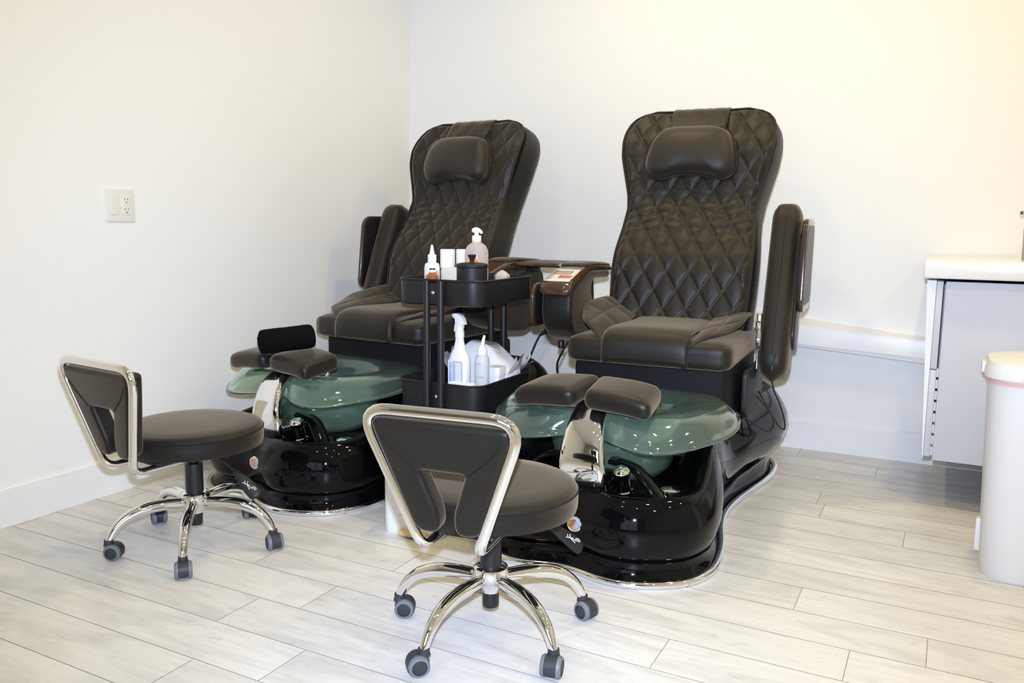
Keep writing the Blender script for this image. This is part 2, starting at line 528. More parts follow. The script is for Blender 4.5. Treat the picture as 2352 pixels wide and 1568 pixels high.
def make_footrest(root):
    b = new()
    path = spline([(.02, -1.0, .235), (.02, -1.012, .30), (.018, -1.0, .365), (.014, -.965, .42), (.008, -.90, .452), (.008, -.85, .462)], 6)
    rings = []
    for i, p in enumerate(path):
        t = i / (len(path) - 1)
        w = .076 - .022 * smooth01(t * 1.3)
        a = path[max(i - 1, 0)]; c = path[min(i + 1, len(path) - 1)]
        tg = (c - a).normalized(); nm = Vector((0, -tg.z, tg.y))
        if nm.y > 0: nm = -nm
        ring = []
        for k in range(20):
            th = 2 * PI * k / 20
            cx, sx = math.cos(th), math.sin(th)
            x = math.copysign(abs(cx) ** .55, cx) * w
            y = math.copysign(abs(sx) ** .7, sx) * (.02 if sx > 0 else .022)
            ring.append(p + Vector((x, 0, 0)) + nm * y)
        rings.append(ring)
    loft(b, rings)
    post = obj('footrest_post', b, CHROME, root, 60); post.rotation_euler.z = DB
    b = new()
    tube(b, [(.06, -.83, .462), (.06, -.80, .43), (.06, -.76, .425)], .009, 10)
    lathe(b, [(.018, 0), (.018, .02), (.012, .03)], 16, T(.06, -.765, .415))
    obj('pad_bracket', b, CHROME, post)
    for s in (-1, 1):
        b = new()
        def shape(p, s=s):
            # saddle: the outer ends droop, front edge lower, inner edge slants
            x = p.x * s
            return Vector((p.x - p.y * .12 * s, p.y, p.z - 1.0 * max(0, x) ** 2))
        puff(b, (s * .107 - .004, -.905, .499), (.203, .185, .060), .024, .006, 12, M=RX(math.radians(6)) @ RY(math.radians(3 * s)), shape=shape)
        obj('footrest_pad', b, PADLEATHER, root, 60).rotation_euler.z = DB

def make_fittings(root, lever_dir):
    f = new(); M = T(.136, -.945, .186) @ RX(math.radians(10)) @ RY(math.radians(-6))
    lathe(f, [(.030, 0), (.030, .012), (.026, .016), (.026, .034), (.027, .036)], 28, M, mi=1)
    lathe(f, [(.0275, .036), (.0275, .044), (.022, .046), (.0215, .085), (.0225, .09)], 28, M, mi=0)
    lathe(f, [(.0225, .09), (.026, .098), (.0255, .108), (.018, .117), (.0, .12)], 28, M, mi=0)
    fo = obj('faucet', f, [CHROME, GLOSS], root); fo.rotation_euler.z = DB
    b = new(); p0 = M @ Vector((0, 0, .095)); d = Vector(lever_dir)
    tube(b, [p0 + d * .015, p0 + d * .055], [.006, .0055], 10); obj('faucet_lever', b, CHROME, fo)
    b = new(); lathe(b, [(.026, 0), (.024, .008), (.034, .013), (.032, .021), (.02, .0265), (0, .028)], 28, T(.235, -.835, .196)); obj('drain_knob', b, CHROME, root).rotation_euler.z = DB
    # round two-colour button on the front face
    b = new(); M = T(.03, -1.0725, .148) @ RZ(math.radians(5)) @ RX(PI / 2 + .05)
    lathe(b, [(.0, 0), (.022, 0), (.024, .004), (.022, .008), (.0165, .008), (.0165, .005), (0, .005)], 28, M); btn = obj('jet_button', b, CHROME, root); btn.rotation_euler.z = DB
    b = new()
    for k, (a0, mi) in enumerate(((PI / 2, 0), (-PI / 2, 1))):
        arc = [(.0155 * math.cos(a0 + PI * i / 14), .0155 * math.sin(a0 + PI * i / 14)) for i in range(15)]
        prism(b, arc, .005, .0085, .001, 1, M=M, mi=mi)
    obj('button_insert', b, [BTNOR, BTNBL], btn)

# recline plane of the backrest
B0 = Vector((0, -.133, .60)); ES = Vector((0, .4027, .9153)) * .945; NB = Vector((0, -.9153, .4027))
HALF = [(.0, .25), (.04, .258), (.08, .262), (.18, .266), (.25, .268), (.33, .267), (.40, .262), (.46, .256), (.53, .253), (.60, .260), (.68, .278), (.76, .296), (.83, .302), (.88, .299), (.925, .286), (.955, .263), (.975, .227), (.985, .185)]
def half_at(s):
    for (a, x), (b, y) in zip(HALF, HALF[1:]):
        if s <= b: 
            t = (s - a) / (b - a); return x + (y - x) * t
    return HALF[-1][1]
def lump(s):   # profile of the padding along the back
    return .030 * math.exp(-((s - .28) / .13) ** 2) + .022 * math.exp(-((s - .80) / .12) ** 2) - .012 * math.exp(-((s - .56) / .09) ** 2)
def bp(u, s, d): return B0 + Vector((u, 0, 0)) + ES * s + NB * d

def make_back(root):
    # padded shell
    N = 60
    outl = []
    S = [i / N * .985 for i in range(N + 1)]
    right = [(half_at(s) + .006, s) for s in S]
    outl = right + [(x * .6, .992) for x in (.15, 0, -.15)] + [(-u, s) for u, s in reversed(right)]
    outl = [Vector((u, s, 0)) for u, s in outl]
    outl = resample(outl, 160, True)
    cen = Vector((0, .5, 0))
    b = new(); rings = []
    for d, k in ((.004, .985), (-.006, 1.0), (-.03, 1.015), (-.07, 1.03), (-.105, 1.02), (-.13, .985), (-.142, .93), (-.146, .80)):
        rings.append([bp(p.x * k, cen.y + (p.y - cen.y) * (1 + (k - 1) * .6), d + lump(p.y) * .8) for p in outl])
    loft(b, rings)
    shell = obj('backrest', b, SHELLMAT, root, 50)
    # quilted cover with diamond stitching
    nu, ns = 126, 196
    pu, ps = .088, .151
    b = new(); rows = []
    for j in range(ns + 1):
        s = .02 + (.984 - .02) * j / ns
        h = half_at(s); row = []
        for i in range(nu + 1):
            q = 2 * i / nu - 1
            u = q * h
            a1 = (u / pu + s / ps); a2 = (u / pu - s / ps + .12)
            d1 = abs(a1 - round(a1)) ; d2 = abs(a2 - round(a2))
            dd = min(d1, d2)
            puffh = .0075 * (1 - math.exp(-(dd / .075) ** 1.2)) + .003 * (min(d1 * 2, 1) * min(d2 * 2, 1))
            wr = .0022 * math.sin(s * 150 + 3 * math.sin(u * 17)) * math.exp(-((s - .50) / .10) ** 2) * (.4 + abs(q))
            e = min((1 - abs(q)) * h, .985 - s + .004, s)
            edge = smooth01(e / .028)
            dep = .006 + .012 * edge + puffh * smooth01(e / .03) + wr * edge + lump(s) + .020 * (q ** 4) * math.exp(-((s - .8) / .2) ** 2)
            row.append(b.verts.new(bp(u, s, dep)))
        rows.append(row)
    for r0, r1 in zip(rows, rows[1:]):
        for i in range(nu): b.faces.new((r0[i], r0[i + 1], r1[i + 1], r1[i]))
    cover = obj('quilted_cover', b, LEATHER, root, 0)
    cover.data.shade_smooth()
    # piping round the cover
    b = new()
    path = [bp(half_at(s) - .001, s, .008 + lump(s) + .02 * math.exp(-((s - .8) / .2) ** 2)) for s in S[2:]]
    path += [bp(x, .987, .010 + lump(.98)) for x in (.12, .05, -.05, -.12)]
    path += [bp(-half_at(s) + .001, s, .008 + lump(s) + .02 * math.exp(-((s - .8) / .2) ** 2)) for s in reversed(S[2:])]
    tube(b, path, .0048, 8); obj('piping', b, LEATHER2, cover)
    # headrest pillow with its strap over the top
    HP = [(-.195, .745), (-.178, .82), (-.14, .872), (-.08, .884), (0, .884), (.08, .880), (.128, .858), (.152, .80), (.165, .72), (.155, .672), (.115, .652), (.06, .664), (0, .672), (-.06, .669), (-.12, .655), (-.17, .662), (-.196, .70)]
    ol = resample(spline([Vector((u - .0, s, 0)) for u, s in HP], 6, True), 80, True)
    cc = Vector((-.01, .765, 0)); b = new(); rings = []
    base = .030
    for k, d in ((1.0, .0), (1.0, .006), (.965, .010), (.945, .020), (.915, .032), (.87, .043), (.80, .051), (.70, .057), (.58, .0615), (.45, .0645), (.32, .066), (.2, .067), (.1, .0675), (.02, .0677)):
        rings.append([bp(cc.x + (p.x - cc.x) * k, cc.y + (p.y - cc.y) * k, base + d + .022 * math.exp(-((cc.y + (p.y - cc.y) * k - .8) / .12) ** 2)) for p in ol])
    loft(b, rings)
    pil = obj('headrest_pillow', b, PILLOW, root, 60)
    b = new(); tube(b, [bp(p.x, p.y, base + .006 + .022 * math.exp(-((p.y - .8) / .12) ** 2)) for p in ol], .005, 8, True)
    obj('pillow_piping', b, LEATHER2, pil)
    b = new()
    prof = [(.86, .060), (.89, .055), (.92, .046), (.95, .038), (.975, .028), (.995, .010), (1.003, -.02), (1.0, -.07), (.985, -.11)]
    nx = 24; rings = []
    for j, (s, d) in enumerate(prof):
        rr = []
        for i in range(nx + 1):
            u = -.112 + .222 * i / nx
            a1 = (u / pu + s / ps + .3); a2 = (u / pu - s / ps + .1)
            dd = min(abs(a1 - round(a1)), abs(a2 - round(a2)))
            rr.append(bp(u, s, d + .004 * (1 - math.exp(-(dd / .1) ** 1.3))))
        rings.append(rr)
    loft(b, rings, False)
    obj('pillow_strap', b, LEATHER, pil, 0, solid=.006).data.shade_smooth()
    return shell

def make_seat(root, flaps):
    b = new(); box(b, (.0, -.185, .43), (.535, .60, .20), .02, 3)
    obj('seat_box', b, FABRIC, root)
    b = new()
    puff(b, (.004, -.225, .572), (.57, .64, .094), .032, .010, 14)
    obj('seat_cushion', b, LEATHER, root, 60)
    # cover sheet over the seat: centre strip drapes over the front edge
    b = new(); prof = [(.02, .665), (-.05, .650), (-.15, .640), (-.28, .640), (-.40, .643), (-.48, .642), (-.525, .632), (-.548, .612), (-.557, .585), (-.558, .555), (-.556, .533)]
    pr = resample(spline([Vector((0, y, z)) for y, z in prof], 5), 46)
    nx = 20; rings = []
    for p in pr:
        rr = []
        for i in range(nx + 1):
            q = 2 * i / nx - 1
            u = .005 + .148 * q
            e = .010 * (1 - abs(q) ** 6)
            rr.append(Vector((u, p.y - e * .5, p.z + e)))
        rings.append(rr)
    loft(b, rings, False)
    sc = obj('seat_cover', b, LEATHER, root, 60, solid=.01)
    for k, fl in enumerate(flaps):
        # fl: 4 corner curves -> bilinear patch with sag, quilting creases
        b = new(); n = 26; rows = []
        A, B, C, D = [Vector(p) for p in fl['c']]      # inner-front, inner-back, outer-back, outer-front
        for j in range(n + 1):
            t = j / n; row = []
            for i in range(n + 1):
                s = i / n
                p = A.lerp(B, t).lerp(D.lerp(C, t), s)
                p.z += fl.get('hump', .02) * math.sin(PI * s) * math.sin(PI * min(1, t * .9 + .1))
                d = min(abs(s * 2 - round(s * 2)), abs(t * 2.6 - round(t * 2.6)))
                p.z += .004 * (1 - math.exp(-(d / .12) ** 1.4)) + .006 * math.sin(5 * s + 4 * t)
                # round the outer front corner
                if s > .6 and t < .4:
                    k2 = (s - .6) / .4 * (.4 - t) / .4
                    p = p.lerp(A.lerp(C, .55), .35 * k2)
                row.append(b.verts.new(p))
            rows.append(row)
        for r0, r1 in zip(rows, rows[1:]):
            for i in range(n): b.faces.new((r0[i], r0[i + 1], r1[i + 1], r1[i]))
        border = [rows[0][i].co.copy() for i in range(n + 1)] + [rows[j][n].co.copy() for j in range(1, n + 1)]
        fo = obj('seat_cover_flap', b, LEATHER, root, 0, solid=.008); fo.data.shade_smooth()
        b = new(); tube(b, border, .0055, 8); obj('piping', b, LEATHER2, fo)

def arm_up(root, s):
    """armrest folded up against the back: a padded capsule"""
    p0 = Vector((s * .368, -.205, .47)); p1 = Vector((s * .368, .055, 1.115))
    ax = (p1 - p0); Ln = ax.length; ax.normalize()
    nb = Vector((0, -ax.z, ax.y))
    b = new(); rings = []; n = 24; K = 30
    for j in range(K + 1):
        t = j / K
        z = Ln * t
        e = min(z, Ln - z)
        rc = .075
        k = math.sqrt(max(0, 1 - (1 - min(1, e / rc)) ** 2)) if e < rc else 1.0
        k = max(k, .02)
        w = .056 * (.55 + .45 * k) if k > .03 else .02
        dep = .085 * k
        c = p0 + ax * z - nb * .085 
        ring = []
        for i in range(n):
            th = 2 * PI * i / n; cx, sx = math.cos(th), math.sin(th)
            ring.append(c + Vector((math.copysign(abs(cx) ** .6, cx) * w * k ** .5, 0, 0)) + nb * (math.copysign(abs(sx) ** .75, sx) * dep))
        rings.append(ring)
    loft(b, rings)
    arm = obj('armrest', b, LEATHER, root, 60)
    b = new()
    tube(b, [p0 + ax * z + nb * .0005 for z in (.08, .2, .35, .5, Ln - .08)], .0022, 6)
    obj('seam', b, LEATHER2, arm)
    # outer black side plate
    b = new()
    ol = [(x, y) for x, y in rrect(.12, .46, .055, 8)]
    M = Matrix(((0, 0, s, 0), (nb.y, ax.y, 0, 0), (nb.z, ax.z, 0, 0), (0, 0, 0, 1)))
    c = p0 + ax * .36 - nb * .10 + Vector((s * .05, 0, 0))
    prism(b, ol, 0, .016, .006, M=T(*c) @ M); obj('side_plate', b, BLACKPL, arm)
    # folding tray on its bracket
    c2 = p0 + ax * .46 - nb * .10 + Vector((s * .070, .0, 0))
    b = new(); prism(b, rrect(.27, .34, .05, 8), 0, .017, .005, M=T(*c2) @ Matrix(((0, 0, s, 0), (1, .12, 0, 0), (0, 1, 0, 0), (0, 0, 0, 1))))
    tr = obj('tray', b, WOOD, arm)
    b = new(); prism(b, rrect(.23, .29, .04, 8), .0172, .0185, 0, M=T(*c2) @ Matrix(((0, 0, s, 0), (1, .12, 0, 0), (0, 1, 0, 0), (0, 0, 0, 1))))
    obj('tray_inlay', b, BLACKPL, tr)
    b = new(); prism(b, rrect(.255, .325, .045, 8), -.003, -.0005, .001, M=T(*c2) @ Matrix(((0, 0, s, 0), (1, .12, 0, 0), (0, 1, 0, 0), (0, 0, 0, 1))))
    obj('tray_underside', b, BLACKPL, tr)
    b = new()
    q = p0 + ax * .40 - nb * .06 + Vector((s * .066, 0, 0))
    box(b, q + Vector((s * .002, 0, .02)), (.008, .03, .11), .002)
    box(b, q + Vector((s * .006, .01, .045)), (.012, .02, .02), .002)
    tube(b, [q + Vector((0, 0, .07)), q + Vector((s * .012, .03, .05))], .004, 8)
    obj('tray_bracket', b, BLACKMETAL, arm)
    # chrome hinge at the seat side
    b = new()
    box(b, (s * .318, -.17, .66), (.02, .03, .06), .003)
    lathe(b, [(.034, -.008), (.04, -.004), (.04, .004), (.034, .008)], 28, T(s * .326, -.19, .60) @ RY(PI / 2))
    box(b, (s * .318, -.17, .55), (.006, .02, .12), .001)
    obj('hinge', b, CHROME, arm)
    return arm

AU = .358
def arm_down(root, s, panel=True, tray='hung'):
    kids0 = set(root.children)
    """lowered armrest: hooked padded body with wood cap"""
    y0 = .0                       # rear end
    def P(f, z): return (-(f) + y0, z)
    body = [P(0, .80), P(.2, .805), P(.3, .795), P(.385, .765), P(.438, .735), P(.444, .66), P(.425, .605), P(.37, .562), P(.27, .535), P(.12, .52), P(.02, .545), P(-.015, .60), P(-.02, .64), P(.12, .665), P(.20, .70), P(.222, .735), P(.205, .765), P(.15, .775), P(0, .77)]
    pts = [Vector((a, b, 0)) for a, b in body]
    pts = fillet(pts, .022, 4, True)
    b = new()
    M = Matrix(((0, 0, 1, s * AU), (1, 0, 0, 0), (0, 1, 0, 0), (0, 0, 0, 1)))
    prism(b, [(p.x, p.y) for p in pts], -.058, .058, .016, 4, M=M, tess=True)
    arm = obj('armrest', b, LEATHER2, root, 50)
    # outer shell wall closing the hollow
    hol = [P(-.03, .775), P(.06, .80), P(.25, .79), P(.25, .60), P(-.02, .56), P(-.05, .66)]
    b = new(); prism(b, [(p.x, p.y) for p in fillet([Vector((a, c, 0)) for a, c in hol], .03, 4, True)], s * .028, s * .05, .004, 2, M=M)
    obj('shell_wall', b, BLACKPL, arm)
    # wood cap on top, curling down over the nose
    top = [(-.02, .800), (.05, .806), (.15, .812), (.22, .812), (.28, .803), (.34, .785), (.40, .768), (.434, .758), (.449, .744), (.452, .728)]
    pr = resample(spline([Vector((0, -f, z)) for f, z in top], 6), 40)
    rings = []
    for i, p in enumerate(pr):
        a = pr[max(i - 1, 0)]; c = pr[min(i + 1, len(pr) - 1)]
        tg = (c - a).normalized(); up = Vector((0, tg.z, -tg.y))
        if up.z < 0: up = -up
        t = i / (len(pr) - 1)
        w = .062 - .004 * math.sin(PI * t)
        k = 1.0 if 0 < i < len(pr) - 1 else .8
        rr = []
        for (x, h) in ((-1, -.004), (-1.02, .004), (-.96, .012), (-.8, .017), (-.4, .019), (0, .0195), (.4, .019), (.8, .017), (.96, .012), (1.02, .004), (1, -.004)):
            rr.append(p + Vector((s * AU + x * w * k, 0, 0)) + up * h * k)
        rings.append(rr)
    b = new(); loft(b, rings)
    cap = obj('arm_cap', b, WOOD if panel else [WOOD], arm, 50)
    # leather pad strip on the rear of the cap
    b = new(); rings = []
    for i, p in enumerate(pr[:24]):
        k = .75 if i in (0, 23) else 1
        rings.append([p + Vector((s * AU + x * .056 * k, 0, .0165 + h * k)) for x, h in ((-1, 0), (-.95, .006), (-.7, .010), (0, .011), (.7, .010), (.95, .006), (1, 0))])
    loft(b, rings); obj('arm_pad', b, LEATHER2, arm, 50)
    if panel:
        def strip(x0, x1, i0, i1, lift, name, m, par):
            rings = []
            for i in range(i0, i1 + 1):
                p = pr[i]; a = pr[i - 1]; c = pr[min(i + 1, len(pr) - 1)]
                tg = (c - a).normalized(); up = Vector((0, tg.z, -tg.y))
                if up.z < 0: up = -up
                rings.append([p + Vector((s * AU + (x0 + (x1 - x0) * k / 4), 0, 0)) + up * lift for k in range(5)])
            b = new(); loft(b, rings, False)
            return obj(name, b, m, par, 50, solid=.0025)
        cp = strip(-.050, .050, 26, 36, .0205, 'control_panel', PANEL, arm)
        strip(-.040, .030, 28, 31, .0222, 'buttons', PANELGREY, cp)
        strip(-.005, .042, 32, 34, .0222, 'display', REDP, cp)
    if tray == 'hung':
        b = new(); c = Vector((s * .437, -.345, .685))
        prism(b, rrect(.24, .16, .05, 8), 0, .016, .005, M=T(*c) @ Matrix(((0, 0, s, 0), (1, 0, 0, 0), (0, 1, 0, 0), (0, 0, 0, 1))))
        tr = obj('tray', b, WOOD, arm)
        b = new(); prism(b, rrect(.226, .146, .045, 8), -.003, -.0005, .001, M=T(*c) @ Matrix(((0, 0, s, 0), (1, 0, 0, 0), (0, 1, 0, 0), (0, 0, 0, 1)))); obj('tray_underside', b, BLACKPL, tr)
        b = new(); box(b, (s * .426, -.34, .72), (.024, .03, .04), .003)
        obj('tray_bracket', b, BLACKPL, arm)
        b = new(); lathe(b, [(.011, 0), (.013, .02), (.009, .03)], 14, T(s * .39, -.30, .512)); obj('cable_gland', b, BLACKPL, arm)
    else:
        b = new(); c = Vector((s * .52, -.10, .806))
        ol = rrect(.30, .26, .07, 8)
        prism(b, ol, 0, .018, .005, M=T(*c)); tr = obj('tray', b, WOOD, arm)
        b = new(); prism(b, rrect(.25, .21, .05, 8), .0182, .0195, 0, M=T(*c)); obj('tray_inlay', b, BLACKPL, tr)
        b = new(); box(b, (s * .43, -.10, .788), (.06, .04, .02), .003); obj('tray_bracket', b, BLACKPL, arm)
    arm.location = (0, 0 if panel else .14, .020)
    return arm

def make_chair(name, label, loc, rot, up_side, lever_dir, flaps, tray, group, panel):
    r = thing(name, label, 'pedicure chair', loc, rot, group)
    make_base(r); make_bowl(r); make_footrest(r); make_fittings(r, lever_dir)
    make_seat(r, flaps); make_back(r)
    arm_up(r, up_side); arm_down(r, -up_side, panel, tray)
    for s in (1, -1):
        b = new()
        ol = [(-.33, .50), (.06, .50), (.06, .40), (.03, .345), (-.06, .325), (-.26, .325), (-.33, .36)]
        prism(b, [(p.x, p.y) for p in fillet([Vector((a, c, 0)) for a, c in ol], .02, 4, True)], -.008, .008, .003, 2, M=Matrix(((0, 0, 1, s * .302), (1, 0, 0, 0), (0, 1, 0, 0), (0, 0, 0, 1))))
        obj('side_panel', b, MATBLACK, r)
    return r

chairR = make_chair('pedicure_spa_chair', 'black quilted pedicure chair nearer the cabinet, bare footrest, control panel on its lowered arm',
    (-.92, 3.2, 0), math.radians(3.0), 1, (0, 1, .15),
    [dict(c=[(-.128, -.562, .590), (-.15, -.10, .660), (-.275, -.10, .715), (-.315, -.38, .692)], hump=.022),
     dict(c=[(.150, -.552, .600), (.15, -.10, .665), (.275, -.08, .676), (.268, -.33, .650)], hump=.012)], 'hung', 'pedicure spa chairs', True)
chairL = make_chair('pedicure_spa_chair', 'black quilted pedicure chair in the room corner with a rolled towel on its footrest',
    (-2.012, 3.2, 0), math.radians(-5.0), -1, (-.8, -.55, -.25),
    [dict(c=[(-.135, -.55, .600), (-.15, -.10, .660), (-.275, -.08, .712), (-.315, -.42, .662)], hump=.016),
     dict(c=[(.150, -.552, .600), (.15, -.10, .660), (.275, -.08, .675), (.285, -.34, .652)], hump=.012)], 'flat', 'pedicure spa chairs', False)

# ------------------------------------------------------------------ rolled towel
def towel():
    b = new(); n = 40; L = .182
    prof = []
    rr = .045
    for i in range(n):
        th = 2 * PI * i / n
        prof.append((rr * math.cos(th), rr * math.sin(th)))
    K = 22; rings = []
    rnd = random.Random(3)
    for j in range(K + 1):
        t = j / K; x = -L / 2 + L * t
        e = min(t, 1 - t) * L
        k = .93 + .07 * smooth01(e / .012) + .01 * math.sin(9 * t)
        rings.append([Vector((x + rnd.uniform(-.0006, .0006), p[0] * k * (1.03), p[1] * k * (.97 + .0) + rnd.uniform(-.0006, .0006))) for p in prof])
    loft(b, rings)
    # the loose end of the roll and the spiral at both ends
    for sx in (-1, 1):
        sp = [Vector((sx * (L / 2 + .001), (.006 + .035 * k / 60) * math.cos(k * .32), (.006 + .035 * k / 60) * math.sin(k * .32))) for k in range(61)]
        tube(b, sp, .0042, 6)
    flap = [[Vector((x, .0445 * math.cos(a) * kk, .043 * math.sin(a) * kk)) for x in (-L / 2, -L / 4, 0, L / 4, L / 2)] for a, kk in ((-.4, 1.03), (-.9, 1.04), (-1.4, 1.06), (-1.9, 1.02))]
    o = obj('rolled_towel', b, TOWEL, None, 70)
    o.location = (-2.098, 2.262, .5805); o.rotation_euler = (0, math.radians(-4), math.radians(56))
    tag(o, 'tightly rolled black terry towel lying across the footrest pads of the corner chair', 'towel')
towel()

# ------------------------------------------------------------------ rolling stools
def make_stool():
    r = thing('rolling_stool', '', 'stool')
    # seat
    b = new()
    lathe(b, [(0, .318), (.195, .318), (.207, .322), (.210, .332), (.211, .352), (.210, .370), (.2105, .3715), (.209, .373), (.204, .382), (.19, .388), (.14, .392), (0, .394)], 72)
    seat = obj('seat', b, LEATHER2, r, 50)
    b = new(); lathe(b, [(.2095, .3695), (.2122, .371), (.2095, .3728)], 72, cap=False); box(b, (0.0, -.2108, .345), (.0025, .002, .05)); obj('seat_seam', b, FABRIC, seat)
    # mechanism plate
    b = new(); box(b, (0, 0, .308), (.16, .16, .02), .004); box(b, (0, -.11, .306), (.15, .12, .012), .003); obj('mechanism', b, MATBLACK, r)
    # chrome backrest frame, one bent tube
    path = fillet([(.062, .02, .300), (.068, -.255, .297), (.182, -.292, .583), (-.182, -.292, .583), (-.068, -.255, .297), (-.062, .02, .300)][:2] + [], .01)
    pts = [(.062, .03, .300), (.066, -.240, .296), (.188, -.298, .612), (-.188, -.298, .612), (-.066, -.240, .296), (-.062, .03, .300)]
    path = fillet(pts, [0, .035, .075, .075, .035, 0], 8)
    path = resample(path, 110)
    b = new(); tube(b, path, .0125, 14, flat=.8, up=(0, 0, 1)); obj('back_frame', b, CHROME, r, 60)
    # padded backrest: bar with two legs, open slot in the middle
    OUT = [(-.162, .597), (.162, .597), (.151, .556), (.075, .338), (.018, .338), (.017, .385), (.053, .486), (-.053, .486), (-.017, .385), (-.018, .338), (-.075, .338), (-.151, .556)]
    ol = fillet([Vector((a, c, 0)) for a, c in OUT], [.024, .024, .03, .026, .026, .02, .006, .006, .02, .026, .026, .03], 6, True)
    tilt = math.atan2(.058, .316)
    M = T(0, -.237, .297) @ RX(tilt) @ T(0, 0, -.297) @ Matrix(((1, 0, 0, 0), (0, 0, 1, 0), (0, 1, 0, 0), (0, 0, 0, 1)))
    b = new(); prism(b, [(p.x, p.y) for p in resample(ol, 150, True)], -.012, .038, .012, 5, M=M, tess=True)
    pad = obj('backrest', b, LEATHER2, r, 50)
    for s in (1, -1):
        b = new()
        tube(b, [M @ Vector((s * x, y, z)) for x, y, z in ((.142, .572, -.009), (.136, .560, -.0122), (.112, .530, -.0125), (.064, .489, -.0122), (.058, .484, -.004), (.058, .484, .032), (.064, .489, .0382), (.112, .530, .0385), (.136, .560, .0382))], .0016, 6)
        obj('backrest_seam', b, FABRIC, pad)
    # gas lift and hub
    b = new(); lathe(b, [(.0, .30), (.0155, .30), (.0155, .262), (.026, .262), (.0265, .258), (.0265, .165), (0, .165)], 28); obj('gas_lift', b, BLACKPL, r)
    b = new(); lathe(b, [(0, .172), (.033, .172), (.042, .168), (.044, .155), (.044, .142), (.034, .132), (.026, .12), (.023, .108), (.022, .104), (0, .104)], 32); obj('hub', b, CHROME, r, 50)
    b = new(); lathe(b, [(0, .106), (.0205, .106), (.0205, .069), (.019, .066), (0, .066)], 28); obj('hub_stub', b, BLACKPL, r)
    # height lever
    b = new(); a = LEV
    d = Vector((math.cos(a), math.sin(a), 0)); q = Vector((-d.y, d.x, 0))
    tube(b, [d * .03 + Vector((0, 0, .30)), d * .10 + Vector((0, 0, .292)), d * .17 + Vector((0, 0, .245))], .0045, 10)
    lev = obj('height_lever', b, MATBLACK, r)
    b = new(); p0 = d * .158 + Vector((0, 0, .253)); p1 = d * .238 + Vector((0, 0, .186)); tg = (p1 - p0).normalized()
    rings = []; n0 = q.cross(tg); n0 = n0 if n0.z > 0 else -n0
    wn = (n0 * math.cos(R_(50)) - q * math.sin(R_(50))).normalized(); wq = wn.cross(tg).normalized()
    for t, w in ((0, .009), (.12, .012), (.35, .017), (.65, .020), (.9, .0205), (.97, .018), (1, .012)):
        c = p0.lerp(p1, t)
        rings.append([c + wq * w * math.cos(2 * PI * k / 20) + wn * .0085 * math.sin(2 * PI * k / 20) * (.8 if t in (0, 1) else 1) for k in range(20)])
    loft(b, rings); grip = obj('lever_grip', b, MATBLACK, lev, 50)
    b = new()
    def stroke(pts, w=.0009):
        tube(b, [p0.lerp(p1, t) + wq * x + wn * .0086 for t, x in pts], w, 5)
    # little seated figure and arrows printed on the grip
    stroke([(.42, -.006), (.55, .0), (.62, .004)]); stroke([(.55, 0), (.50, .008)]); stroke([(.55, 0), (.72, -.004)]); stroke([(.6, .002), (.75, .003)]); stroke([(.48, -.002), (.43, .003)])
    stroke([(.70, .006), (.84, .006)], .0006); stroke([(.70, .009), (.86, .009)], .0006); stroke([(.74, .012), (.84, .012)], .0006)
    obj('grip_print', b, WHITEINK, grip)
    return r

def make_leg_caster(r, ang, swivel):
    c, s = math.cos(ang), math.sin(ang)
    def L(rad, z): return Vector((c * rad, s * rad, z))
    path = resample(spline([L(.030, .140), L(.09, .142), (L(.145, .138)), L(.19, .123), L(.222, .098), L(.240, .070), L(.246, .054)], 6), 30)
    rs = [.0155 + .0025 * math.sin(PI * min(1, i / 20)) - .0045 * max(0, (i - 18) / 11) for i in range(30)]
    b = new(); tube(b, path, rs, 14, up=(0, 0, 1)); leg = obj('leg', b, CHROME, r, 60)
    # caster: hood and two wheels
    px, py = c * .247, s * .247
    M = T(px, py, 0) @ RZ(swivel)
    b = new()
    lathe(b, [(0, .060), (.013, .060), (.0135, .05), (.0155, .044), (0, .044)], 18, M)
    # hood swept over the wheels, axis along local y, offset -x
    rings = []
    for k in range(17):
        a = math.radians(18 + 190 * k / 16)
        ca, sa = math.cos(a), math.sin(a)
        ri, ro = .019, .0265
        hw = .0155
        cc = Vector((-.014, 0, .025))
        rings.append([M @ (cc + Vector((ca * ro, -hw + .003, sa * ro))), M @ (cc + Vector((ca * (ro - .003), -hw, sa * (ro - .003)))), M @ (cc + Vector((ca * ri, -hw, sa * ri))), M @ (cc + Vector((ca * ri, hw, sa * ri))), M @ (cc + Vector((ca * (ro - .003), hw, sa * (ro - .003)))), M @ (cc + Vector((ca * ro, hw - .003, sa * ro)))])
    loft(b, rings)
    # solid body between
    lathe(b, [(0, -.007), (.0225, -.007), (.0225, .007), (0, .007)], 24, M @ T(-.014, 0, .025) @ RX(PI / 2))
    cas = obj('caster', b, CASTER, r, 40)
    for sgn in (1, -1):
        b = new(); Mw = M @ T(-.014, sgn * .0145, .025) @ RX(-sgn * PI / 2)
        lathe(b, [(.0, -.006), (.021, -.006), (.0245, -.004), (.025, 0), (.0245, .005), (.022, .0085), (.0175, .0095)], 28, Mw, mi=0, cap=False)
        lathe(b, [(.0178, .0092), (.017, .0072), (.012, .0085), (0, .009)], 28, Mw, mi=1, cap=False)
        obj('wheel', b, [GREYTYRE, CASTER], cas, 40)

